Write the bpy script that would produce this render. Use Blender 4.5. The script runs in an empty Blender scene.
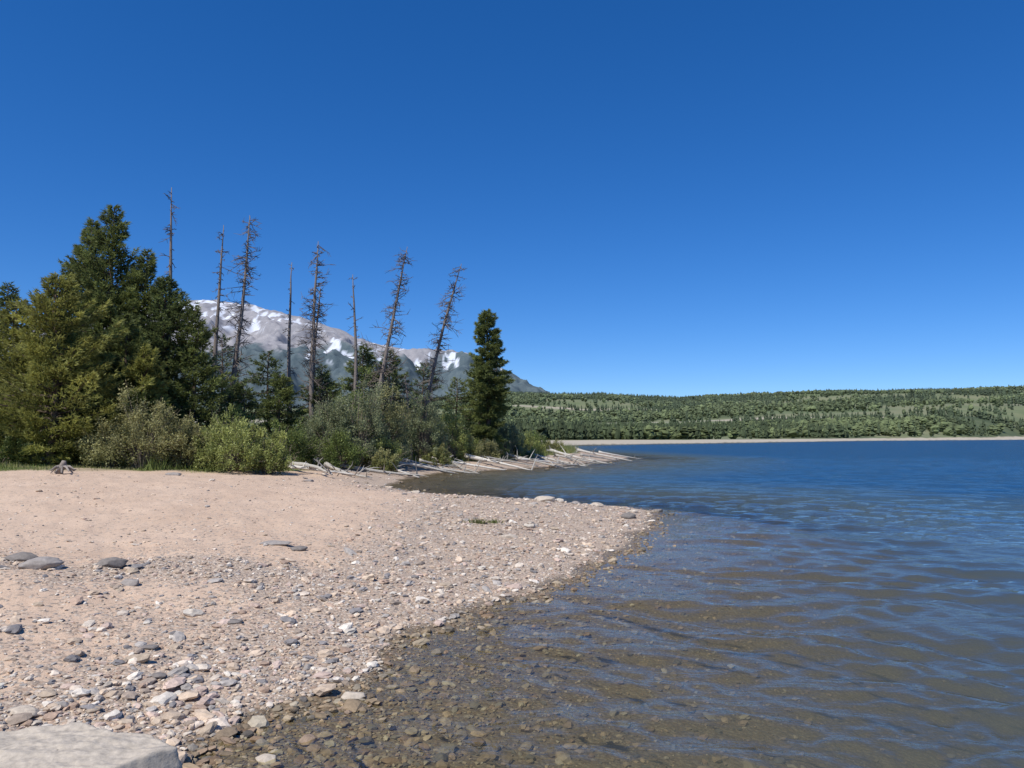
import bpy, math, numpy as np
from mathutils import Vector
S=bpy.context.scene
rng=np.random.default_rng(7)
TAU=math.tau
# ---------------------------------------------------------------- noise
def _h(ix,iy,s):
    n=(ix.astype(np.int64)*374761393+iy.astype(np.int64)*668265263+s*974634777)&0xffffffff
    n=((n^(n>>13))*1274126177)&0xffffffff
    n=n^(n>>16)
    return (n&0xffffff)/float(0xffffff)
def vn(x,y,s=0):
    x=np.asarray(x,float);y=np.asarray(y,float)
    ix=np.floor(x);iy=np.floor(y);fx=x-ix;fy=y-iy
    fx=fx*fx*(3-2*fx);fy=fy*fy*(3-2*fy)
    a=_h(ix,iy,s);b=_h(ix+1,iy,s);c=_h(ix,iy+1,s);d=_h(ix+1,iy+1,s)
    return (a*(1-fx)+b*fx)*(1-fy)+(c*(1-fx)+d*fx)*fy
def fbm(x,y,s=0,o=4):
    r=0;a=.5;t=0
    for i in range(o):
        r=r+a*vn(x*2**i+i*17.3,y*2**i-i*9.1,s+i);t+=a;a*=.5
    return r/t
def ss(t):
    t=np.clip(t,0,1);return t*t*(3-2*t)
# ---------------------------------------------------------------- mesh helpers
def mesh_obj(name,V,F,mats,mi=None,attrs=None,smooth=False,parent=None,loc=None):
    V=np.asarray(V,np.float32);F=np.ascontiguousarray(F,np.int32);k=F.shape[1]
    m=bpy.data.meshes.new(name)
    m.vertices.add(len(V));m.vertices.foreach_set('co',V.ravel())
    m.loops.add(F.size);m.loops.foreach_set('vertex_index',F.ravel())
    m.polygons.add(len(F));m.polygons.foreach_set('loop_start',np.arange(0,F.size,k,dtype=np.int32))
    m.polygons.foreach_set('loop_total',np.full(len(F),k,np.int32))
    if mi is not None: m.polygons.foreach_set('material_index',np.asarray(mi,np.int32))
    sm=np.full(len(F),bool(smooth)) if np.isscalar(smooth) else smooth
    m.polygons.foreach_set('use_smooth',sm)
    m.update(calc_edges=True);m.validate()
    for n,a in (attrs or {}).items():
        c=np.ones((len(V),4),np.float32);a=np.asarray(a)
        c[:,:a.shape[1]]=a
        at=m.attributes.new(n,'FLOAT_COLOR','POINT');at.data.foreach_set('color',c.ravel())
    for x in mats: m.materials.append(x)
    o=bpy.data.objects.new(name,m);S.collection.objects.link(o)
    if loc is not None:o.location=loc
    if parent:o.parent=parent
    return o
class Acc:
    def __init__(s): s.V=[];s.F=[];s.M=[];s.C=[];s.n=0;s.S=[]
    def add(s,V,F,m,C,sm=False):
        V=np.asarray(V);F=np.asarray(F)
        s.V.append(V);s.F.append(F+s.n);s.n+=len(V);s.M.append(np.full(len(F),m));s.S.append(np.full(len(F),sm))
        C=np.asarray(C,float)
        if C.ndim==1:C=np.tile(C,(len(V),1))
        s.C.append(C)
    def obj(s,name,mats,loc=None):
        return mesh_obj(name,np.concatenate(s.V),np.concatenate(s.F),mats,np.concatenate(s.M),{'Col':np.concatenate(s.C)},np.concatenate(s.S),loc=loc)
def tube(P,R,k=5):
    P=np.asarray(P,float);R=np.asarray(R,float);n=len(P)
    T=np.gradient(P,axis=0);T/=np.linalg.norm(T,axis=1)[:,None]+1e-9
    ref=np.array([0,0,1.]) if abs(T[0,2])<.8 else np.array([1.,0,0])
    U=np.cross(T,ref);U/=np.linalg.norm(U,axis=1)[:,None]+1e-9
    W=np.cross(T,U);a=np.arange(k)*TAU/k
    V=P[:,None]+R[:,None,None]*(np.cos(a)[None,:,None]*U[:,None]+np.sin(a)[None,:,None]*W[:,None])
    V=V.reshape(-1,3);F=[]
    i=np.arange(n-1)[:,None]*k;j=np.arange(k)[None];j2=(j+1)%k
    A=i+j;B=i+j2;C=B+k;D=A+k
    F=np.concatenate([np.stack([A,B,C],-1).reshape(-1,3),np.stack([A,C,D],-1).reshape(-1,3)])
    V=np.vstack([V,P[0],P[-1]]);c0=len(V)-2;c1=len(V)-1
    jj=np.arange(k);kk=(jj+1)%k
    F=np.vstack([F,np.stack([np.full(k,c0),kk,jj],-1),np.stack([np.full(k,c1),jj+(n-1)*k,kk+(n-1)*k],-1)])
    return V,F
def nrm(a): return a/(np.linalg.norm(a,axis=-1,keepdims=True)+1e-9)
# ---------------------------------------------------------------- materials
def newmat(n):
    m=bpy.data.materials.new(n);m.use_nodes=True;t=m.node_tree;t.nodes.clear()
    o=t.nodes.new('ShaderNodeOutputMaterial');return m,t,o
def L(t,a,b): t.links.new(a,b)
def mix(t,f,a,b,bt='MIX'):
    n=t.nodes.new('ShaderNodeMix');n.data_type='RGBA';n.blend_type=bt
    for v,i in ((f,0),(a,6),(b,7)):
        if hasattr(v,'is_linked'): L(t,v,n.inputs[i])
        elif i==0:n.inputs[0].default_value=v
        else:n.inputs[i].default_value=(*v,1) if not np.isscalar(v) else (v,v,v,1)
    return n.outputs[2]
def math_(t,op,a,b=None,clamp=False):
    n=t.nodes.new('ShaderNodeMath');n.operation=op;n.use_clamp=clamp
    for v,i in ((a,0),(b,1)):
        if v is None:continue
        if hasattr(v,'is_linked'):L(t,v,n.inputs[i])
        else:n.inputs[i].default_value=v
    return n.outputs[0]
def ramp(t,f,st,interp='LINEAR'):
    n=t.nodes.new('ShaderNodeValToRGB');n.color_ramp.interpolation=interp
    e=n.color_ramp.elements
    while len(e)>1:e.remove(e[-1])
    e[0].position=st[0][0];e[0].color=(*st[0][1],1)
    for p,c in st[1:]:
        x=e.new(p);x.color=(*c,1)
    L(t,f,n.inputs[0]);return n.outputs[0]
def noise(t,vec,sc,det=4,rough=.55):
    n=t.nodes.new('ShaderNodeTexNoise');n.inputs['Scale'].default_value=sc;n.inputs['Detail'].default_value=det
    n.inputs['Roughness'].default_value=rough;L(t,vec,n.inputs['Vector']);return n.outputs[0]
def princ(t,o,rough=.8,spec=.3):
    b=t.nodes.new('ShaderNodeBsdfPrincipled');b.inputs['Roughness'].default_value=rough
    b.inputs['Specular IOR Level'].default_value=spec;L(t,b.outputs[0],o.inputs[0]);return b
def geo(t): return t.nodes.new('ShaderNodeNewGeometry').outputs['Position']
def attr(t,n):
    a=t.nodes.new('ShaderNodeAttribute');a.attribute_name=n;return a
def sep(t,c):
    s=t.nodes.new('ShaderNodeSeparateColor');L(t,c,s.inputs[0]);return s.outputs
def bump(t,h,st,dist,nrm_=None):
    b=t.nodes.new('ShaderNodeBump');b.inputs['Strength'].default_value=st;b.inputs['Distance'].default_value=dist
    L(t,h,b.inputs['Height'])
    if nrm_:L(t,nrm_,b.inputs['Normal'])
    return b.outputs[0]

def leafmat(name,tr=.3,rough=.6,sc=1.3,amp=(.72,1.28)):
    m,t,o=newmat(name);c=attr(t,'Col').outputs[0]
    v=noise(t,geo(t),sc,3);c2=mix(t,1.0,c,ramp(t,v,[(.3,(amp[0],)*3),(.7,(amp[1],amp[1]*.97,amp[1]*.9))]),'MULTIPLY')
    b=t.nodes.new('ShaderNodeBsdfPrincipled');b.inputs['Roughness'].default_value=rough;b.inputs['Specular IOR Level'].default_value=.25
    L(t,c2,b.inputs['Base Color'])
    tl=t.nodes.new('ShaderNodeBsdfTranslucent');L(t,c2,tl.inputs[0])
    x=t.nodes.new('ShaderNodeMixShader');x.inputs[0].default_value=tr
    L(t,b.outputs[0],x.inputs[1]);L(t,tl.outputs[0],x.inputs[2]);L(t,x.outputs[0],o.inputs[0]);return m
def colmat(name,rough=.85,spec=.25,ns=8,amp=.35,bs=.3,bd=.01):
    m,t,o=newmat(name);c=attr(t,'Col').outputs[0];p=geo(t)
    v=noise(t,p,ns,5,.65)
    c2=mix(t,1.0,c,ramp(t,v,[(.25,(1-amp,)*3),(.75,(1+amp,)*3)]),'MULTIPLY')
    b=princ(t,o,rough,spec);L(t,c2,b.inputs['Base Color']);L(t,bump(t,v,bs,bd),b.inputs['Normal']);return m
M_needle=leafmat('needles',.35);M_leaf=leafmat('leaves',.4,.5);M_grass=leafmat('grass_blades',.35)
M_bark=colmat('bark',.9,.1,14,.4,.6,.02)
M_dead=colmat('weathered_wood',.85,.15,16,.3,.5,.01)
M_stone=colmat('stone',.8,.3,28,.28,.5,.01)
M_far=leafmat('distant_foliage',.1,.8,.011,(.68,1.25))

# ---------------------------------------------------------------- shoreline
POLY=np.array([(-2.6,-40),(-2.3,-3),(-2.1,1.5),(-1.85,3.2),(-1.71,3.81),(-1.5,4.24),(-1.23,4.99),(-.88,5.8),(-.39,6.91),(.31,8.28),(1.04,9.91),(2.05,12.3),(2.95,15.1),(3.1,17.2),(2.5,18.5),(1.26,19.2),(-.33,20.3),(-2.45,22.1),(-4.3,25.7),(-4.5,30),(-3.5,36),(-.64,39.3),(2.9,45),(7.2,54.7),(10,62.9),(8.8,74),(5.8,90),(3.5,115),(6,150),(22,185),(60,235),(200,430),(520,740),(1500,1600),(5000,3600),(16000,7000),(16000,18000),(-16000,18000),(-16000,-40)],float)
def sdist(x,y):
    sh=np.shape(x);x=np.ravel(x).astype(float);y=np.ravel(y).astype(float)
    best=np.full(x.shape,1e18);ins=np.zeros(x.shape,bool);n=len(POLY)
    for i in range(n):
        ax,ay=POLY[i];bx,by=POLY[(i+1)%n];dx,dy=bx-ax,by-ay
        u=np.clip(((x-ax)*dx+(y-ay)*dy)/(dx*dx+dy*dy),0,1)
        q=(x-ax-u*dx)**2+(y-ay-u*dy)**2;best=np.minimum(best,q)
        if ay!=by:
            c=((ay>y)!=(by>y))&(x<(bx-ax)*(y-ay)/(by-ay)+ax);ins^=c
    d=np.sqrt(best)*np.where(ins,1,-1)
    r=np.hypot(x,y)
    d+=(fbm(x*1.1,y*1.1,3,4)-.5)*.75*ss((r-1)/4)
    d+=(fbm(x*.05,y*.05,5,3)-.5)*14*ss((r-70)/200)
    return d.reshape(sh)
RPX=[-400,300,480,520,600,680,760,850,1024,1300,2000]
RPY=[418,414,404,400,402,408,405,404,404,406,408]
def hills(x,y):
    r=np.hypot(x,y);px=np.where(y>1,512+740*x/np.maximum(y,1),np.where(x>0,3000,-3000))
    ry=np.interp(px,RPX,RPY);ht=(438-ry)/740*2050
    s=ss((r-560)/1500)*(1-.75*ss((r-2150)/1300))
    z=ht*s+(fbm(x/330,y/330,11,4)-.5)*30*ss((r-600)/500)*(1-.6*ss((r-1500)/500))*(1-.8*ss((r-2200)/600))
    z+=7*ss((r-300)/400)
    return z
def H(x,y,d=None):
    x=np.asarray(x,float);y=np.asarray(y,float)
    if d is None:d=sdist(x,y)
    r=np.hypot(x,y);dp=np.maximum(d,0);dn=np.maximum(-d,0)
    A=.74+.12*ss((y-10)/12)+.33*ss((y-30)/12)
    z=A*(1-np.exp(-dp/5.2))
    z=z+(fbm(x*.35,y*.35,21,3)-.5)*.22*ss(dp/4)*(1-ss((r-80)/100))
    z=z+(fbm(x*3.2,y*3.2,22,3)-.5)*.07*ss((dp+.1)/1.0)*(1-ss((r-20)/20))
    z=z+(fbm(x*11,y*11,23,2)-.5)*.018*ss((14-r)/8)
    z=z-np.minimum(.062*dn+.018*dn**2,4.5)
    z=z+np.where(d>0,hills(x,y)*ss(d/60),0)
    return z
GLX=[-60,-20,-12.5,-9.5,-7.4,-6.2,-2.7,.6,5.4,7];GLY=[17,20.5,23.3,26,30.5,35.5,40.5,45.5,59,80]
def grassmask(x,y,d):
    near=ss((y-np.interp(x,GLX,GLY)+(fbm(x*.6,y*.6,31,3)-.5)*3.2)/1.2+.5)*ss((d-1.0)/1.6)
    far=ss((d-5-8*fbm(x/25,y/25,33,3))/4)
    return np.where(y>100,far,near)
def pebmask(x,y,d):
    n=fbm(x*.9,y*.9,41,3)
    a=np.exp(-np.maximum(d-.7,0)/1.1)
    spit=ss((x+2.6+(y-8)*.05)/2.0)*ss((y-6)/3)*(y<26)
    b=ss((1.0-abs(y-7.6-(x+4)*.15)/1.2))*.8*(x<-1.5)
    far=(y>30)*np.exp(-np.maximum(d-1,0)/2)
    m=np.clip(a+.85*spit+b*ss((n-.35)*4)+far+.08+.06*ss((12-y)/5),0,1)
    return np.clip(m*(.5+1.1*n),0,1)
def meadowf(x,y): return ss((fbm(x/150,y/150,64,4)-.47)*9)
def roadf(x,y): return 905+(fbm(x/300,y/300,61,2)-.5)*90
# ---------------------------------------------------------------- ground
def polar(r0,r1,nr,dens):
    f=np.radians(np.arange(-52,52.01,dens))
    b=np.radians(np.arange(54,306.01,3.0))
    th=np.concatenate([f,b,[f[0]+TAU]])
    r=np.exp(np.linspace(math.log(r0),math.log(r1),nr))
    R,T=np.meshgrid(r,th,indexing='ij');return R*np.sin(T),R*np.cos(T),r,th
def gridfaces(nr,nt):
    i=np.arange(nr-1)[:,None]*nt;j=np.arange(nt-1)[None];a=i+j
    return np.stack([a,a+1,a+nt+1,a+nt],-1).reshape(-1,4)
X,Y,r_,th_=polar(.25,15500,820,.13)
D=sdist(X,Y);Z=H(X,Y,D)
g=grassmask(X,Y,D);p=pebmask(X,Y,D)
RR=np.hypot(X,Y)
wet=1-ss((Z-.008-.022*fbm(X*2,Y*2,51))/.022)
wet=np.where(Y>100,1-ss(Z/.1),wet)
roadr=roadf(X,Y)
cut=(ss(1.3-abs(RR-roadr)/16)*ss((fbm(X/120,Y/120,62,2)-.30)*6)+ss(1.2-abs(RR-roadr-330)/14)*ss((fbm(X/150,Y/150,63,2)-.50)*8))*(Y>0)
cut=np.clip(cut,0,1)
meadow=meadowf(X,Y)
V=np.stack([X,Y,Z],-1).reshape(-1,3);F=gridfaces(*X.shape)
A1=np.stack([p,g,wet],-1).reshape(-1,3);A2=np.stack([cut,meadow,ss((RR-80)/100)],-1).reshape(-1,3)
m,t,o=newmat('beach_ground')
pos=geo(t);s1=sep(t,attr(t,'m1').outputs[0]);s2=sep(t,attr(t,'m2').outputs[0])
sand=ramp(t,noise(t,pos,.9,5),[(.3,(.47,.325,.220)),(.55,(.56,.405,.286)),(.75,(.61,.46,.34))])
sand=mix(t,.55,sand,ramp(t,noise(t,pos,120,2,.7),[(.3,(.32,.225,.16)),(.5,(.56,.405,.288)),(.7,(.76,.61,.47))]))
stc=[(0,(.22,.17,.13)),(.13,(.46,.36,.27)),(.32,(.32,.28,.24)),(.45,(.60,.49,.38)),(.64,(.42,.29,.21)),(.78,(.66,.58,.48)),(.92,(.25,.23,.22))]
def vor(sc):
    v=t.nodes.new('ShaderNodeTexVoronoi');v.inputs['Scale'].default_value=sc;L(t,pos,v.inputs['Vector']);return v
v1=vor(30);v2=vor(75)
pc1=ramp(t,sep(t,v1.outputs['Color'])[0],stc,'CONSTANT');pc2=ramp(t,sep(t,v2.outputs['Color'])[0],stc,'CONSTANT')
edge=ramp(t,v1.outputs['Distance'],[(.25,(1,1,1)),(.6,(.45,.42,.4))])
pc=mix(t,.5,mix(t,1.0,pc1,edge,'MULTIPLY'),pc2)
thr=math_(t,'GREATER_THAN',s1[0],math_(t,'MULTIPLY',sep(t,v1.outputs['Color'])[1],.85))
gc=mix(t,math_(t,'MULTIPLY',thr,.75),sand,pc)
gr=ramp(t,noise(t,pos,1.7,5),[(.3,(.065,.085,.025)),(.55,(.12,.14,.045)),(.75,(.24,.2,.10))])
gc=mix(t,s1[1],gc,gr)
ff=ramp(t,noise(t,pos,.02,5),[(.35,(.060,.082,.045)),(.6,(.10,.12,.06))])
ff=mix(t,s2[1],ff,ramp(t,noise(t,pos,.012,5),[(.4,(.125,.155,.075)),(.6,(.19,.195,.11))]))
ff=mix(t,s2[0],ff,(.40,.35,.27))
gc=mix(t,math_(t,'MULTIPLY',s2[2],s1[1]),gc,ff)
gc=mix(t,math_(t,'MULTIPLY',s2[2],math_(t,'SUBTRACT',1.0,s1[1])),gc,(.42,.37,.29))
wetc=mix(t,1.0,gc,(.46,.45,.39),'MULTIPLY')
gc=mix(t,s1[2],gc,wetc)
b=princ(t,o,.9,.2);L(t,gc,b.inputs['Base Color'])
L(t,math_(t,'SUBTRACT',.92,math_(t,'MULTIPLY',s1[2],.5)),b.inputs['Roughness'])
hh=math_(t,'MULTIPLY',math_(t,'SUBTRACT',.6,v1.outputs['Distance']),math_(t,'MULTIPLY',thr,1.0))
hh=math_(t,'ADD',hh,math_(t,'MULTIPLY',noise(t,pos,22,6,.7),.8))
L(t,bump(t,hh,.6,.018),b.inputs['Normal'])
mesh_obj('ground',V,F,[m],attrs={'m1':A1,'m2':A2},smooth=True)

# ---------------------------------------------------------------- water
X,Y,r_,th_=polar(.3,9000,1150,.17)
D=sdist(X,Y);ZB=H(X,Y,D);R=np.hypot(X,Y)
dr=R*(math.log(9000/.3)/1150);dt=R*math.radians(.17)
fw=ss((52.5-abs(np.degrees(np.arctan2(X,Y))))/.5)
W=np.zeros_like(X);wr=np.random.default_rng(3)
warpx=X+(fbm(X*.5,Y*.5,71,2)-.5)*.9;warpy=Y+(fbm(X*.5,Y*.5,72,2)-.5)*.9
nw=72
for i in range(nw):
    lam=.12*(22**((i/(nw-1.))**1.2))*wr.uniform(.9,1.1)
    a=math.radians(252+wr.normal(0,27));k=TAU/lam
    cells=lam/np.maximum(dr,dt);fade=ss((cells-2.1)/2.0)
    far_gain=1+1.2*ss((R-18)/30)*ss((lam-.6)/.6)
    amp=lam*.0068*min(1,(.40/lam)**.8)
    ph=k*(warpx*math.cos(a)+warpy*math.sin(a))+wr.uniform(0,TAU)
    W+=fade*amp*far_gain*(np.sin(ph)+.24*np.cos(2*ph))
gust=.6+.8*fbm(X*.22,Y*.16,75,3)
shal=np.clip(.25+(-D)/2.6,.18,1)
Z=W*gust*shal*fw
V=np.stack([X,Y,Z],-1).reshape(-1,3);F=gridfaces(*X.shape)
keep=(ZB.ravel()[F].min(1)<.25);F=F[keep]
used=np.unique(F);mp=np.full(len(V),-1);mp[used]=np.arange(len(used))
A=np.stack([np.clip(-ZB,0,4)/4,ss((R-9)/30),ss((R-25)/60)],-1).reshape(-1,3)
m,t,o=newmat('lake_water');pos=geo(t);s1=sep(t,attr(t,'w').outputs[0])
dep=math_(t,'MULTIPLY',s1[0],4.0)
murk=math_(t,'SUBTRACT',1.0,math_(t,'POWER',2.718,math_(t,'MULTIPLY',dep,-1.8)))
mp_=t.nodes.new('ShaderNodeMapping');mp_.inputs['Rotation'].default_value=(0,0,math.radians(18));mp_.inputs['Scale'].default_value=(.55,1.4,1);L(t,pos,mp_.inputs[0])
n1=noise(t,mp_.outputs[0],11,3,.6);n2=noise(t,mp_.outputs[0],3.0,4,.7);n3=noise(t,mp_.outputs[0],.55,5,.7)
b1=bump(t,n1,.55,.011)
bn=t.nodes.new('ShaderNodeBump');bn.inputs['Distance'].default_value=.32;L(t,n2,bn.inputs['Height']);L(t,s1[1],bn.inputs['Strength']);L(t,b1,bn.inputs['Normal'])
bn2=t.nodes.new('ShaderNodeBump');bn2.inputs['Distance'].default_value=2.4;L(t,n3,bn2.inputs['Height']);L(t,s1[2],bn2.inputs['Strength']);L(t,bn.outputs[0],bn2.inputs['Normal'])
nn=bn2.outputs[0]
body=ramp(t,s1[0],[(0,(.125,.12,.085)),(.12,(.09,.10,.085)),(.35,(.050,.088,.125)),(1,(.018,.072,.165))])
tr=t.nodes.new('ShaderNodeBsdfTransparent');tr.inputs[0].default_value=(.90,.91,.82,1)
df=t.nodes.new('ShaderNodeBsdfDiffuse');L(t,body,df.inputs[0])
x1=t.nodes.new('ShaderNodeMixShader');L(t,murk,x1.inputs[0]);L(t,tr.outputs[0],x1.inputs[1]);L(t,df.outputs[0],x1.inputs[2])
gl=t.nodes.new('ShaderNodeBsdfGlossy');L(t,nn,gl.inputs['Normal']);L(t,math_(t,'ADD',.03,math_(t,'MULTIPLY',s1[1],.06)),gl.inputs['Roughness'])
fr=t.nodes.new('ShaderNodeFresnel');fr.inputs[0].default_value=1.33;L(t,nn,fr.inputs['Normal'])
x2=t.nodes.new('ShaderNodeMixShader');L(t,fr.outputs[0],x2.inputs[0]);L(t,x1.outputs[0],x2.inputs[1]);L(t,gl.outputs[0],x2.inputs[2]);L(t,x2.outputs[0],o.inputs[0])
mesh_obj('lake_water',V[used],mp[F],[m],attrs={'w':A[used]},smooth=True)

# ---------------------------------------------------------------- mountain
nx,ny=760,380
mx=np.linspace(-9500,2600,nx);my=np.linspace(5200,11500,ny);X,Y=np.meshgrid(mx,my)
PX=np.array([-400,-150,0,100,170,200,225,260,300,345,380,400,430,465,500,535,580,650,720]);PY=np.array([400,365,330,308,299,296,298,304,315,330,343,346,345,350,365,384,405,425,447])
wig=(fbm(X/900,Y/900,81,3)-.5)*900*ss(abs(Y-8000)/1800)
rz=np.interp(X+wig,(PX-512)*10.81,(438-PY)*10.81)
fall=np.clip(1-np.abs(Y-8000)/3100,0,1)**.9
rid=1-abs(2*fbm(X/700,Y/900,82,5)-1)*2
Z=rz*fall+(rid-.55)*330*ss(abs(Y-8000)/900)*np.clip(rz/900,0,1)*ss(fall*5)
Z+=(fbm(X/160,Y/160,83,4)-.5)*70*np.clip(rz/700,0.15,1)+(fbm(X/60,Y/60,84,3)-.5)*26
Z-=25
curv=Z-(np.roll(Z,6,0)+np.roll(Z,-6,0)+np.roll(Z,6,1)+np.roll(Z,-6,1))/4
sn=fbm(X/190,Y/420,85,5);sn2=fbm(X/50,Y/200,88,4)
lim=np.where(X>-1800,740,1130)
snow=ss(((Z-lim)/420+(sn-.5)*4+(sn2-.5)*10-curv/18-.25)*1.3)*ss((Z-lim+130)/90)*.85
forest=1-ss((Z-780+(fbm(X/260,Y/260,86,4)-.5)*480)/90)
m,t,o=newmat('mountain_rock_hazed');pos=geo(t);s1=sep(t,attr(t,'mm').outputs[0])
rk=ramp(t,noise(t,pos,.012,6,.65),[(.3,(.21,.205,.22)),(.55,(.29,.28,.29)),(.75,(.37,.36,.36))])  # rock made paler and bluish: aerial haze painted into base colour
fo=ramp(t,noise(t,pos,.02,6,.7),[(.3,(.065,.093,.11)),(.7,(.12,.15,.155))])  # mountain forest, paled towards blue with the same painted-in haze
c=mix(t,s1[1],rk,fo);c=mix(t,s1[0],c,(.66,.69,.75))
b=princ(t,o,.95,.05);L(t,c,b.inputs['Base Color'])
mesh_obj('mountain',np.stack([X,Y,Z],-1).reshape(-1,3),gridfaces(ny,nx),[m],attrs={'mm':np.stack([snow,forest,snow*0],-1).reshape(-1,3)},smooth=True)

# ---------------------------------------------------------------- distant forest
def forest_mass(name,x,y,seed):
    r=np.random.default_rng(seed);n=len(x);z=H(x,y)
    R=np.hypot(x,y)
    asp=(fbm(x/110,y/110,91,3)>.48)&(r.random(n)<.8)&(R>560)
    asp|=(R<560)&(fbm(x/25,y/25,92,3)>.54)&(r.random(n)<.6)
    h=r.uniform(.4,1.25,n)*np.minimum(9.5,3.2+R*.008);w=h*np.where(asp,.28,.19)*r.uniform(.8,1.3,n);h=h*np.where(asp,.75,1)
    k=6;a=np.arange(k)*TAU/k
    prof=[(0.03,.55),(.22,1.0),(.5,.62),(.55,.78),(.8,.28),(1.0,0.02)]
    profa=[(0.05,.3),(.3,.9),(.5,1.0),(.7,.92),(.88,.6),(1.0,.15)]
    V=np.zeros((n,len(prof),k,3))
    for i,((t1,q1),(t2,q2)) in enumerate(zip(prof,profa)):
        tt=np.where(asp,t2,t1);q=np.where(asp,q2,q1)
        ang=a[None]+r.uniform(0,TAU,(n,1));jit=r.uniform(.6,1.3,(n,k))
        V[:,i,:,0]=x[:,None]+np.cos(ang)*(w*q)[:,None]*jit;V[:,i,:,1]=y[:,None]+np.sin(ang)*(w*q)[:,None]*jit
        V[:,i,:,2]=(z+h*tt)[:,None]+r.normal(0,.02,(n,k))*h[:,None]
    m_=len(prof);fs=[]
    for i in range(m_-1):
        for j in range(k):
            A=i*k+j;B=i*k+(j+1)%k;fs.append((A,B,B+k,A+k))
    F=(np.array(fs)[None]+(np.arange(n)*m_*k)[:,None,None]).reshape(-1,4)
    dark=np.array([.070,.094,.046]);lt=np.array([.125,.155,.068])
    haze_tint=np.clip((R-300)/2200,0,1)[:,None]
    c=np.where(asp[:,None],lt,dark)*r.uniform(.7,1.35,(n,1));c=c+haze_tint*np.array([.024,.034,.044])  # bluish aerial haze painted into tree colours, stronger with distance
    C=np.repeat(c,m_*k,0)
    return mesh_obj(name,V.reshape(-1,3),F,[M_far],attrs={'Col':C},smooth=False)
fr_=np.random.default_rng(12)
n=100000
R=np.sqrt(fr_.uniform(0,1,n)*(2350**2-200**2)+200**2);T=np.radians(fr_.uniform(-12,46,n));x=R*np.sin(T);y=R*np.cos(T)
d=sdist(x,y);md=meadowf(x,y);roadr=roadf(x,y)
ok=(d>14)&(fr_.random(n)<(1-.9*md)*.58)&~((R-roadr>-50)&(R-roadr<20)&(fr_.random(n)<.92))&~((abs(R-roadr-330)<22)&(fr_.random(n)<.6))&(y>230)
x1=x[ok];y1=y[ok]
n=60000;R=np.exp(fr_.uniform(math.log(170),math.log(820),n));T=np.radians(fr_.uniform(-2,44,n));x=R*np.sin(T);y=R*np.cos(T);d=sdist(x,y)
ok=(d>12+12*fbm(x/15,y/15,95))&(d<140)&(fbm(x/26,y/22,96,3)>.45)&(fr_.random(n)<.36)
x2=x[ok];y2=y[ok]
print('forest',len(x1),len(x2))
forest_mass('distant_forest',np.concatenate([x1,x2]),np.concatenate([y1,y2]),5)

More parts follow.
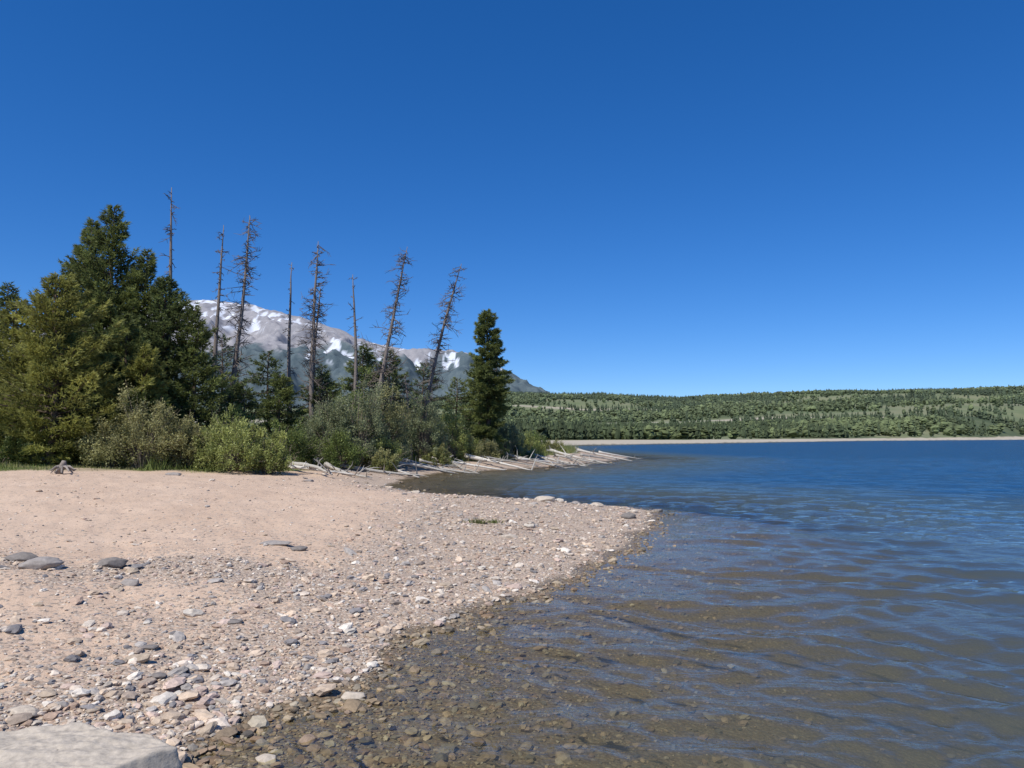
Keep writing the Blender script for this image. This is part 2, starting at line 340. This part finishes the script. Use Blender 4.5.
# ---------------------------------------------------------------- trees
def tufts(C,Dv,Ln,Wd,m,spread,r):
    n=len(C);C=np.repeat(C,m,0);Dv=np.repeat(Dv,m,0)
    d=nrm(Dv+r.normal(0,spread,C.shape));p=nrm(np.cross(d,r.normal(0,1,C.shape)))
    l=(Ln*r.uniform(.6,1.3,len(C)))[:,None];w=Wd*.5
    V=np.stack([C-p*w,C+p*w,C+d*l+p*w*.25],1).reshape(-1,3)
    return V,np.arange(len(V)).reshape(-1,3)
def conifer(name,x,y,h,rad,seed,base=(.07,.10,.028),tip=(.13,.155,.035),style='pine',dens=1.0,lean=0.0,t0=.03):
    r=np.random.default_rng(seed);A=Acc();z0=float(H(np.array([x]),np.array([y]))[0])-.05
    tp=[(lean*t*h+.06*math.sin(t*5+seed),.05*math.cos(t*4+seed),t*h) for t in np.linspace(0,1,9)]
    tr=np.interp(np.linspace(0,1,9),[0,1],[.018*h+.03,.012])
    V,F=tube(tp,tr,8);A.add(V,F,1,(.13,.095,.07),True)
    nb=int(h*26*dens**.5);CC=[];DD=[];CO=[]
    for i in range(nb):
        t=t0+(1-t0)*((i+r.random())/nb)**.92
        az=r.uniform(0,TAU)
        if style=='pine': pr=min(1,(1-t)*1.55)**.85*(.62+.38*min(1,t*5))
        elif style=='column': pr=min(1,(1-t)*3.0)**.75*(.8+.2*min(1,t*6))*(.88+.2*math.sin(t*14+1))
        else: pr=min(1,(1-t)*2.4)**.8*(.8+.2*min(1,t*6))
        lump=.55+.85*float(vn(az*1.1+seed,t*h*1.0,seed))
        Ln=rad*pr*lump*r.uniform(.75,1.15)+.10
        up=(-.12+.75*t**1.5 if style=='pine' else -.28+.75*t**2)+r.normal(0,.10)
        hd=np.array([math.cos(az),math.sin(az),0]);sd=np.array([-hd[1],hd[0],0])
        b0=np.array([np.interp(t,np.linspace(0,1,9),[q[0] for q in tp]),np.interp(t,np.linspace(0,1,9),[q[1] for q in tp]),t*h])
        curl=(.35 if style=='pine' else .22)
        f=lambda s:b0+hd*Ln*s+np.array([0,0,1])*Ln*(up*s+curl*s*s-.12*s)
        V,F=tube([f(0),f(.5),f(.95)],[.012+.012*Ln,.01+.006*Ln,.004],3);A.add(V,F,1,(.12,.09,.07))
        k=max(5,int(Ln*46*dens));s=r.uniform(.12,1,k)**.75
        P=b0+hd*(Ln*s)[:,None]+np.array([0,0,1])*(Ln*(up*s+curl*s*s-.12*s))[:,None]
        lw=(.42*Ln*(1.08-s)+.05);u=r.uniform(-1,1,k)
        P=P+sd*(lw*u)[:,None]-hd*(np.abs(u)*lw*.35)[:,None]*.6+np.array([0,0,1])*r.normal(0,.05,k)[:,None]
        CC.append(P);DD.append(hd[None]*.8+sd*(u*.7)[:,None]+np.array([0,0,.35 if style=='pine' else .1]))
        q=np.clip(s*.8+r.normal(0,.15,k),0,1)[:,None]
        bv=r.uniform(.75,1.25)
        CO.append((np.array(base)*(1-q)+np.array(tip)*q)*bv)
    C=np.concatenate(CC);Dv=nrm(np.concatenate(DD));co=np.concatenate(CO)
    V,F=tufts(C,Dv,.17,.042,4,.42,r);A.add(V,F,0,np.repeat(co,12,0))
    return A.obj(name,[M_needle,M_bark],(x,y,z0))
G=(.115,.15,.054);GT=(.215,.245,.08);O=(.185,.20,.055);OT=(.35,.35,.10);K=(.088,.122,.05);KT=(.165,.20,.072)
trees=[
('pine_tree',-15.9,25.6,6.6,2.35,O,OT,'pine',1.1),
('pine_tree',-16.4,30,10.4,2.0,G,GT,'pine',1),
('pine_tree',-17.7,30.6,10.0,1.9,G,GT,'pine',1),
('pine_tree',-15.2,30.2,8.7,1.9,G,GT,'pine',1),
('pine_tree',-14.1,29.6,7.5,1.7,K,KT,'pine',1),
('pine_tree',-12.8,29.6,6.3,1.35,G,GT,'pine',1),
('pine_tree',-18.6,27.6,6.0,1.8,O,OT,'pine',.9),
('pine_tree',-21.3,31,7.4,1.5,K,KT,'pine',.8),
('pine_tree',-19.6,32.5,8.0,1.6,G,GT,'pine',.7),
('pine_tree',-24,32,7.5,1.9,G,GT,'pine',.5),
('pine_tree',-28,30,8.5,2.2,G,GT,'pine',.4),
('pine_tree',-13.7,27.3,4.4,1.4,O,OT,'pine',1),
('pine_tree',-14.6,27.8,5.6,1.5,G,GT,'pine',1),
('spruce_tree',-1.45,44.2,8.8,1.15,G,GT,'column',1.6),
('spruce_tree',-2.1,47,6.2,1.1,G,GT,'spruce',.8),
('spruce_tree',-7.9,39,6.0,1.1,G,GT,'spruce',.8),
('spruce_tree',-6.6,39.5,5.8,1.0,K,KT,'spruce',.8),
('spruce_tree',-10.9,34.5,4.0,.95,G,GT,'spruce',.9),
('spruce_tree',-12.0,33,3.5,1.0,K,KT,'spruce',.9),
('spruce_tree',-9.3,36.5,4.2,1.1,K,KT,'spruce',.8),
('spruce_tree',-12.2,37,5.2,1.3,K,KT,'spruce',.6),
('spruce_tree',-10.6,41,4.8,1.5,K,KT,'spruce',.5),
('spruce_tree',-5.2,43,5.3,1.4,K,KT,'spruce',.5),
('spruce_tree',-3.4,45,4.6,1.4,G,GT,'spruce',.5),
('pine_tree',-15,38,6.0,1.9,K,KT,'pine',.35),
('pine_tree',-8.2,44,5.2,1.9,K,KT,'pine',.35),
]
for i,(nm,x,y,h,rd,b_,t_,st,dn) in enumerate(trees):
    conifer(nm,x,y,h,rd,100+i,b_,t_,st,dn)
def snag(x,y,h,dx,seed,dense=60,bl=.7):
    r=np.random.default_rng(seed);A=Acc();z0=float(H(np.array([x]),np.array([y]))[0])-.1
    ts=np.linspace(0,1,14);bend=r.normal(0,.12,2)
    px=dx*ts**1.1+bend[0]*np.sin(ts*math.pi)+r.normal(0,.02,14).cumsum()*.6;py=bend[1]*np.sin(ts*math.pi)+0*ts;pz=ts*h
    P=np.stack([px,py,pz],-1);V,F=tube(P,np.interp(ts,[0,.85,1],[.012*h+.03,.045,.014]),8);A.add(V,F,0,(.20,.17,.15),True)
    for i in range(dense):
        t=r.uniform(.25,.985);b=np.array([np.interp(t,ts,P[:,j]) for j in range(3)])
        az=r.uniform(0,TAU);l=bl*r.uniform(.3,1.25)*(1.15-t*.72)*(.5+float(vn(t*9+seed,az,seed)));up=r.normal(-.05,.42)
        hd=np.array([math.cos(az),math.sin(az),up]);dr_=r.uniform(-.45,.3)
        f=lambda s:b+hd*l*s+np.array([0,0,dr_*l*s*s])
        c=np.array((.17,.14,.12))*r.uniform(.6,1.2)
        V,F=tube([f(0),f(.5),f(1)],[.022,.015,.006],3);A.add(V,F,0,c)
        for q in range(r.integers(3,8)):
            s=r.uniform(.2,.98);d2=nrm(hd+r.normal(0,.7,3));b2=f(s);l2=l*r.uniform(.2,.55)
            V,F=tube([b2,b2+d2*l2],[.012,.005],3);A.add(V,F,0,c)
    return A.obj('dead_tree',[M_dead],(x,y,z0))
for a in [(-14.6,31,11.8,.0,1,80,.6),(-13.9,34,10.9,.4,2,90,.65),(-13.2,34,11.4,.95,3,210,1.0),(-10.75,36,9.7,-.15,4,45,.45),(-9.7,36,10.8,.1,5,210,.95),(-8.0,37,9.4,-.1,6,55,.5),(-7.2,37,10.9,1.9,7,190,1.1),(-4.85,39.5,10.7,2.1,8,190,1.1),(-.9,47,7.6,0,9,50,.5),(-9.9,36.6,8.6,.35,10,90,.6),(-5.2,38.5,4.6,-.4,11,50,.6)]:
    snag(*a)
def shrub(name,x,y,h,rd,seed,base,tip,ncl=130,nl=110,ls=.075):
    r=np.random.default_rng(seed);A=Acc();z0=float(H(np.array([x]),np.array([y]))[0])-.05
    az=r.uniform(0,TAU,ncl);el=r.uniform(.02,1,ncl);rr=r.uniform(.35,1,ncl)**.6
    ht=h*(.12+.86*el*rr);rad=rd*rr*np.sqrt(np.clip(1-(el*.95)**2.2,0.03,1))*(.6+.8*vn(az*1.2,el*3,seed))
    C=np.stack([np.cos(az)*rad,np.sin(az)*rad,ht*(.7+.55*vn(az*1.5+9,el*2,seed+1))],-1)
    for c in C[::2]:
        b=np.array([c[0]*.15,c[1]*.15,0]);mid=b*.5+c*.5+np.array([-c[0]*.12,-c[1]*.12,.1*h])
        V,F=tube([b,mid,c,c+nrm(c-mid)*.45],[.022,.014,.007,.003],3);A.add(V,F,1,(.17,.14,.11))
    n=ncl*nl;ci=np.repeat(np.arange(ncl),nl);cs=r.uniform(.14,.34,ncl)[ci]*rd/1.3
    off=nrm(r.normal(0,1,(n,3)))*(r.uniform(0,1,n)**.6*cs)[:,None]*np.array([1,1,1.5]);P=C[ci]+off
    P[:,2]=np.maximum(P[:,2],.06)
    d=nrm(r.normal(0,1,(n,3))+np.array([0,0,.6])+nrm(P)*.5);p=nrm(np.cross(d,r.normal(0,1,(n,3))))
    l=(ls*r.uniform(.6,1.4,n))[:,None];V=np.stack([P,P+d*l*.5+p*l*.24,P+d*l,P+d*l*.5-p*l*.24],1).reshape(-1,3)
    q=np.arange(n)*4;F=np.concatenate([np.stack([q,q+1,q+2],-1),np.stack([q,q+2,q+3],-1)])
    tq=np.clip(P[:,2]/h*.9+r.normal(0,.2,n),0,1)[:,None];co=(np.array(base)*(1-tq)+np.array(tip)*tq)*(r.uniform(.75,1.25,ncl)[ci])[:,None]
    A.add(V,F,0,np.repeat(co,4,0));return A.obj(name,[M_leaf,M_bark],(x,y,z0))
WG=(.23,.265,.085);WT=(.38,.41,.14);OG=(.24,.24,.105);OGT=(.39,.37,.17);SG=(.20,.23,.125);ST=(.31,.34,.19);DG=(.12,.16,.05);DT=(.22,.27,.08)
for i,a in enumerate([(-12.5,25.0,2.55,1.25,OG,OGT,150),(-11.3,25.6,1.8,.9,OG,OGT,90),(-9.7,25.8,1.7,1.05,WG,WT,120),(-8.6,26.2,1.6,.85,WG,WT,90),(-10.6,27.5,2.0,1.0,WG,WT,100),
 (-13.6,25.2,1.5,.9,OG,OGT,70),(-8.2,33,3.6,1.2,SG,ST,150),(-6.9,33.4,4.1,1.25,SG,ST,160),(-5.9,35,4.1,1.2,SG,OGT,150),(-4.6,38.8,3.9,1.2,SG,ST,140),(-3.3,41,2.9,1.1,WG,WT,110),
 (-7.2,31.2,1.6,1.0,DG,DT,90),(-9.3,30.6,1.9,1.2,DG,DT,100),(-5.5,32.2,.9,.6,WG,OGT,60),(-6.0,34,1.6,.9,WG,WT,70),(-3.9,38.4,1.2,.8,WG,OGT,60),(-2.6,41.8,1.2,.9,OG,OGT,60),(-.2,46.5,2.3,1.0,SG,ST,90),(.9,50,1.6,1.1,WG,WT,80),(1.4,54,1.7,1.2,DG,DT,80),(-11.5,30.5,2.4,1.2,DG,DT,100),(-1.4,43,1.1,.9,OG,OGT,60),(-17.5,25.2,1.0,.9,DG,DT,60),(-7.6,35.5,4.2,1.2,DG,DT,110),(.6,47.2,.9,.7,WG,OGT,40),(3.0,54.5,1.0,.9,WG,OGT,50)]):
    x,y,h,rd,b_,t_,nc=a
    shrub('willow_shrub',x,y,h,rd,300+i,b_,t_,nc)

# ---------------------------------------------------------------- grass
r=np.random.default_rng(77);n=280000
x=r.uniform(-32,9,n);y=r.uniform(17,70,n);d=sdist(x,y);gm=grassmask(x,y,d)
ok=(r.random(n)<gm*(.25+.9*ss((fbm(x*.8,y*.8,78,3)-.35)*5)))&(d>1);x=x[ok];y=y[ok]
nb=len(x);hgt=r.uniform(.06,.2,nb)*(1+1.8*ss((fbm(x*.5,y*.5,79,3)-.5)*6))*np.where(x<-12,.65,1.4)
C=np.stack([x,y,H(x,y)-.01],-1);dv=nrm(np.stack([r.normal(0,.3,nb),r.normal(0,.3,nb),np.ones(nb)],-1))
pv=nrm(np.cross(dv,r.normal(0,1,(nb,3))))*.014
V=np.stack([C-pv,C+pv,C+dv*hgt[:,None]],1).reshape(-1,3)
dry=ss((fbm(x*.7,y*.7,80,3)-.42)*5+r.normal(0,.3,nb))[:,None]
co=(np.array((.20,.25,.07))*(1-dry)+np.array((.36,.33,.16))*dry)*r.uniform(.7,1.2,(nb,1))
mesh_obj('grass',V,np.arange(len(V)).reshape(-1,3),[M_grass],attrs={'Col':np.repeat(co,3,0)})
def tuft(x,y,s,n,c,seed):
    r=np.random.default_rng(seed);z=float(H(np.array([x]),np.array([y]))[0]);A=Acc()
    for i in range(n):
        b=np.array([r.normal(0,s*.8),r.normal(0,s*.4),0]);dd=np.array([r.normal(0,.5),r.normal(0,.5),.8])*s*r.uniform(.4,1)
        V,F=tube([b,b+dd*.6,b+dd],[.004,.004,.001],3);A.add(V,F,0,np.array(c)*r.uniform(.7,1.3))
    A.obj('weed_plant',[M_grass],(x,y,z))
tuft(-.55,12.3,.12,90,(.18,.20,.07),1);tuft(-.3,12.5,.09,60,(.16,.19,.06),5)

# ---------------------------------------------------------------- driftwood
def log(x1,y1,x2,y2,rad,seed,nbr=6,lift=.0):
    r=np.random.default_rng(seed);A=Acc();k=11;ts=np.linspace(0,1,k)
    ex,ey=x2-x1,y2-y1;ln=math.hypot(ex,ey);bow=r.normal(0,.05)*ln
    xs=x1+ex*ts-ey/ln*bow*np.sin(ts*math.pi)+r.normal(0,.03,k);ys=y1+ey*ts+ex/ln*bow*np.sin(ts*math.pi)+r.normal(0,.03,k)
    zs=np.maximum(H(xs,ys),-.12);zs=np.polyval(np.polyfit(ts,zs,1),ts)+rad*.9+lift*(1-ts)+.04+r.normal(0,.06)*np.sin(ts*math.pi)
    P=np.stack([xs,ys,zs],-1);o=P[0].copy();P-=o
    col=np.array((.52,.485,.43))*r.uniform(.6,1.15)
    V,F=tube(P,np.interp(ts,[0,.06,1],[rad*1.5,rad,rad*.3])*r.uniform(.88,1.12,k),9);A.add(V,F,0,col,True)
    ax=nrm(P[-1]-P[0])
    for i in range(nbr):
        t=r.uniform(.15,1);b=np.array([np.interp(t,ts,P[:,j]) for j in range(3)])
        dd=nrm(ax*r.uniform(.1,.9)+np.array([r.normal(0,.7),r.normal(0,.7),r.uniform(-.2,.8)]));l=r.uniform(.2,1.1)
        V,F=tube([b,b+dd*l*.6,b+dd*l+np.array([r.normal(0,.06),0,-.05])],[rad*.35,rad*.2,.005],5);A.add(V,F,0,col*r.uniform(.8,1.1))
    if r.random()<.45:
        for i in range(7):
            dd=nrm(-ax*.35+nrm(r.normal(0,1,3)));l=r.uniform(.15,.4)
            V,F=tube([P[0],P[0]+dd*l*.6,P[0]+dd*l+r.normal(0,.04,3)],[rad*.6,rad*.35,.008],5);A.add(V,F,0,col*r.uniform(.6,.95))
    A.obj('driftwood_log',[M_dead],tuple(o))
for i,a in enumerate([(-8.6,29.0,-6.3,26.0,.10,8),(-9.2,28.2,-5.8,27.8,.08,7),(-7.6,30.4,-5.2,27.6,.08,8),(-8.2,31,-3.9,31.6,.10,8),(-6.4,33.4,-3.9,31.2,.07,8),(-6.4,34.2,-2.7,35.2,.09,8),
 (-5.4,36.9,-1.8,35.9,.11,9),(-3.6,39.4,-1.5,36.2,.07,8),(-4.1,38.3,-.4,38.2,.09,8),(-2.6,41.0,1.0,39.4,.11,9),(-1.9,42.0,1.5,42.3,.07,9),(-.6,44.9,3.1,42.2,.10,9),(.4,43.2,3.9,45.5,.07,7),(1.0,47.9,4.6,45.4,.10,8),(2.9,49.6,5.9,49.3,.08,8),(2.8,52.6,6.7,49.4,.10,7),(4.9,53.0,7.6,54.2,.07,7),(5.1,57.6,9.0,55.4,.10,6),(7.0,60.2,10.6,61.4,.08,5),(-4.7,37.6,-2.3,38.2,.06,8),(1.6,47.2,2.6,42.6,.06,6),(3.6,50.8,4.6,47.0,.06,6)]):
    log(*a[:5],500+i,a[5],lift=.12)
r=np.random.default_rng(9);A=Acc();sx,sy=-11.6,19.2
V,F=tube([(-.1,0,.0),(-.05,.0,.12),(.02,0,.26),(.03,0,.33)],[.11,.08,.07,.05],9);A.add(V,F,0,(.24,.20,.17),True)
for i in range(11):
    a=i*TAU/11+r.uniform(-.2,.2);l=r.uniform(.25,.5);c,s_=math.cos(a),math.sin(a)
    V,F=tube([(-.05,0,.12+r.uniform(-.05,.08)),(c*l*.5,s_*l*.5,.13+r.uniform(-.05,.08)),(c*l*.85,s_*l*.8,.03+r.uniform(0,.1)),(c*l,s_*l,r.uniform(-.02,.12))],[.05,.035,.022,.006],6);A.add(V,F,0,np.array((.27,.23,.20))*r.uniform(.7,1.2),True)
A.obj('driftwood_stump',[M_dead],(sx,sy,float(H(np.array([sx]),np.array([sy]))[0])))

# ---------------------------------------------------------------- stones
import bmesh
def ico(n):
    bm=bmesh.new();bmesh.ops.create_icosphere(bm,subdivisions=n,radius=1);V=np.array([v.co[:] for v in bm.verts]);F=np.array([[v.index for v in f.verts] for f in bm.faces]);bm.free();return V,F
PAL=np.array([(.48,.38,.28),(.38,.34,.30),(.60,.50,.40),(.42,.30,.22),(.64,.57,.48),(.24,.22,.21),(.54,.42,.31),(.34,.27,.21),(.55,.47,.38),(.50,.38,.31),(.58,.45,.33)])
def stones(x,y,size,lvl,seed):
    r=np.random.default_rng(seed);n=len(x);V0,F0=ico(lvl);z=H(x,y)
    V=V0[None]*(1+r.uniform(-.24,.24,(n,len(V0),1)))
    sc=np.stack([r.uniform(.8,1.4,n),r.uniform(.6,1.0,n),r.uniform(.3,.62,n)],-1)*size[:,None]*.5
    V=V*sc[:,None];a=r.uniform(0,TAU,n);tl=r.normal(0,.18,n)
    Zt=V[:,:,2]+V[:,:,0]*np.sin(tl)[:,None]
    c,s_=np.cos(a)[:,None],np.sin(a)[:,None];Xr=V[:,:,0]*c-V[:,:,1]*s_;Yr=V[:,:,0]*s_+V[:,:,1]*c
    P=np.stack([Xr+x[:,None],Yr+y[:,None],Zt+(z+sc[:,2]*.35)[:,None]],-1).reshape(-1,3)
    F=(F0[None]+(np.arange(n)*len(V0))[:,None,None]).reshape(-1,3)
    co=PAL[r.integers(0,len(PAL),n)]*r.uniform(.75,1.15,(n,1));w=(1-ss((z+sc[:,2]*.4-.012)/.02))[:,None]
    co=co*(1-w)+co*w*np.array((.54,.51,.43))
    return P,F,np.repeat(co,len(V0),0)
A=Acc();r=np.random.default_rng(31)
def samp(n,r0,r1,pw,extra=0,a0=-62,a1=42):
    R=np.exp(r.uniform(math.log(r0),math.log(r1),n));T=np.radians(r.uniform(a0,a1,n));x=R*np.sin(T);y=R*np.cos(T);d=sdist(x,y)
    pm=pebmask(x,y,d);pm=np.where(d<0,np.exp(d/1.8)*.9,pm)
    ok=(r.random(n)<pm**pw+extra)&(d>-4.5);return x[ok],y[ok],d[ok]
x,y,d=samp(150000,2.6,24,1.3,.015);sz=np.minimum(r.lognormal(math.log(.020),.5,len(x)),.07)*(1+.3*ss((np.hypot(x,y)-6)/10));P,F,C=stones(x,y,sz,1,1);A.add(P,F,0,C);print('peb',len(x))
x,y,d=samp(16000,2.6,26,1.5,.006);sz=np.minimum(r.lognormal(math.log(.056),.42,len(x)),.15);sz=np.where(d<-.3,np.minimum(sz,.09),sz);P,F,C=stones(x,y,sz,2,2);A.add(P,F,0,C);print('cob',len(x))
x,y,d=samp(2600,24,64,1.0);k=(d<3.2);x=x[k];y=y[k];sz=np.minimum(r.lognormal(math.log(.14),.45,len(x)),.45);P,F,C=stones(x,y,sz,2,3);A.add(P,F,0,C)
A.obj('gravel',[M_stone])
def rock(x,y,L1,W1,Hh,col,seed,rot=0,sink=.25,lvl=4):
    r=np.random.default_rng(seed);V,F=ico(lvl);n=V.copy()
    q=1+.5*(fbm(n[:,0]*1.3+seed,n[:,1]*1.3+n[:,2]*1.7,seed,4)-.5)+.12*(fbm(n[:,0]*5,n[:,1]*5+n[:,2]*5,seed+1,3)-.5)
    V=V*q[:,None]
    for i in range(11):
        d=nrm(r.normal(0,1,3)*np.array([1,1,.6]));c=r.uniform(.66,.9);s_=V@d;V=V-np.maximum(s_-c,0)[:,None]*d*.9
    V=V*np.array([L1/2,W1/2,Hh/2]);c,s_=math.cos(rot),math.sin(rot)
    V=np.stack([V[:,0]*c-V[:,1]*s_,V[:,0]*s_+V[:,1]*c,V[:,2]],-1)
    z=float(H(np.array([x]),np.array([y]))[0])
    return mesh_obj('rock',V,F,[M_stone],attrs={'Col':np.tile(np.array(col),(len(V),1))},smooth=True,loc=(x,y,z+Hh*(.5-sink)))
def slab(outline,zt,th,col,seed):
    O=np.array(outline,float);cx=O.mean(0);na=260
    a=np.arange(na)*TAU/na;rad=np.zeros(na)
    for i,t_ in enumerate(a):
        dd=np.array([math.cos(t_),math.sin(t_)]);best=0
        for j in range(len(O)):
            p0=O[j]-cx;e=O[(j+1)%len(O)]-O[j];den=dd[0]*(-e[1])+dd[1]*e[0]
            if abs(den)<1e-9:continue
            s=(p0[0]*(-e[1])+p0[1]*e[0])/den;u=(dd[0]*p0[1]-dd[1]*p0[0])/den
            if s>0 and -1e-6<=u<=1+1e-6:best=max(best,s)
        rad[i]=best
    rad*=1+.09*(fbm(np.cos(a)*5+9,np.sin(a)*5+9,seed,4)-.5)
    V=[];ks=np.concatenate([np.linspace(0.01,.97,50),[.985,.995,1.0,1.01,1.02,1.03,1.035,1.04,1.05,1.06,1.07,1.08]])
    zs=np.concatenate([np.zeros(50),[-.004,-.010,-.02,-.035,-.055,-.08,-.10,-.125,-.15,-.18,-.21,-.24]])*th/.2
    for k_,z_ in zip(ks,zs):
        x=cx[0]+np.cos(a)*rad*k_;y=cx[1]+np.sin(a)*rad*k_
        relief=(fbm(x*4,y*9,seed,5)-.5)*.06+(fbm(x*22,y*22,seed+2,3)-.5)*.012-.03*ss((fbm(x*2.3+y*1.7,y*5-x,seed+5,3)-.50)*16)
        edge=(fbm(x*14,y*14+z_*20,seed+7,3)-.5)*.03*(k_>.97)
        V.append(np.stack([x+edge,y+edge*.5,np.full(na,zt+z_)+relief*(1 if k_<1.03 else .5)-.018*(x-cx[0])],-1))
    nk=len(ks);V=np.concatenate(V);i=np.arange(nk-1)[:,None]*na;j=np.arange(na)[None];j2=(j+1)%na
    F=np.stack([i+j,i+na+j,i+na+j2,i+j2],-1).reshape(-1,4)
    o=V.mean(0);return mesh_obj('rock',V-o,F,[M_stone],attrs={'Col':np.tile(np.array(col),(len(V),1))},smooth=True,loc=tuple(o))
slab([(-2.75,3.35),(-2.62,3.78),(-2.2,3.90),(-1.98,3.78),(-1.80,3.80),(-1.58,3.62),(-1.68,3.50),(-1.95,3.22),(-2.5,3.12)],.245,.2,(.44,.38,.305),4)
gy=(.30,.265,.235);tn=(.46,.39,.31);dk=(.20,.175,.155);wt=(.50,.44,.36)
for i,a in enumerate([(-4.5,7.2,.42,.3,.14,gy),(-4.0,7.5,.3,.2,.12,dk),(-4.9,7.5,.3,.2,.1,dk),(-3.55,7.0,.22,.16,.08,gy),(-2.9,9.2,.42,.22,.07,gy),(-2.55,9.0,.22,.15,.06,dk),(-2.3,4.95,.14,.08,.03,dk),(-2.6,5.4,.19,.1,.03,dk),(-2.1,5.0,.12,.09,.05,gy),
 (-2.25,6.1,.17,.12,.04,dk),(-4.3,5.9,.12,.09,.05,dk),(-4.1,6.0,.1,.08,.04,gy),(.75,16.9,.55,.3,.2,tn),(1.1,17.5,.28,.2,.12,wt),(1.45,16.9,.22,.18,.09,gy),(1.95,17.3,.36,.25,.13,tn),(2.35,15.2,.36,.24,.14,dk),(2.7,16.6,.22,.16,.08,tn),(3.4,17.4,.3,.2,.10,dk),
 (-1.42,3.75,.2,.13,.07,wt),(-1.3,4.05,.14,.1,.06,tn),(-.45,3.95,.14,.1,.05,tn),(-1.05,5.0,.16,.1,.05,tn),(-.5,20.6,.5,.3,.12,gy),(-2.9,22.5,.4,.3,.12,tn),(-1.2,21.4,.4,.25,.1,tn),(-.05,11.2,.3,.15,.07,tn),(.3,12.6,.25,.18,.08,wt),(-9.8,21.5,.5,.3,.12,gy),(-6.1,22.3,.4,.3,.1,gy),(-2.75,4.3,.2,.12,.06,tn)]):
    rock(a[0],a[1],a[2],a[3],a[4],a[5],20+i,rot=rng.uniform(-.5,.5),sink=.3,lvl=4)

# ---------------------------------------------------------------- light, sky, camera
el=math.radians(54);sd=np.array([-.5,-.7]);sd=sd/np.linalg.norm(sd)
dirv=Vector((sd[0]*math.cos(el),sd[1]*math.cos(el),math.sin(el)))
ld=bpy.data.lights.new('sun','SUN');ld.energy=5.0;ld.angle=math.radians(.5);ld.color=(1,.965,.90)
lo=bpy.data.objects.new('sun',ld);S.collection.objects.link(lo);lo.rotation_euler=dirv.to_track_quat('Z','Y').to_euler()
w=bpy.data.worlds.new('World');S.world=w;w.use_nodes=True;t=w.node_tree;bg=t.nodes['Background']
sk=t.nodes.new('ShaderNodeTexSky');sk.sky_type='NISHITA';sk.sun_disc=False;sk.sun_elevation=el;sk.sun_rotation=math.atan2(sd[0],sd[1])%TAU
sk.altitude=2700;sk.air_density=1.05;sk.dust_density=.2;sk.ozone_density=3.2
ga=t.nodes.new('ShaderNodeGamma');ga.inputs[1].default_value=.85
tn_=mix(t,1.0,ga.outputs[0],(.78,.93,1.14),'MULTIPLY')
hs=t.nodes.new('ShaderNodeHueSaturation');hs.inputs['Saturation'].default_value=1.25;hs.inputs['Hue'].default_value=.506
L(t,sk.outputs[0],ga.inputs[0]);L(t,tn_,hs.inputs['Color'])
L(t,hs.outputs[0],bg.inputs[0]);bg.inputs[1].default_value=.15
cd=bpy.data.cameras.new('camera');cd.lens=26;cd.sensor_width=36;cd.clip_end=40000;cd.clip_start=.05
co=bpy.data.objects.new('camera',cd);S.collection.objects.link(co);co.location=(0,0,1.7);co.rotation_euler=(math.radians(90+4.17),0,0)
S.camera=co
S.view_settings.view_transform='Standard';S.view_settings.look='None';S.view_settings.exposure=0
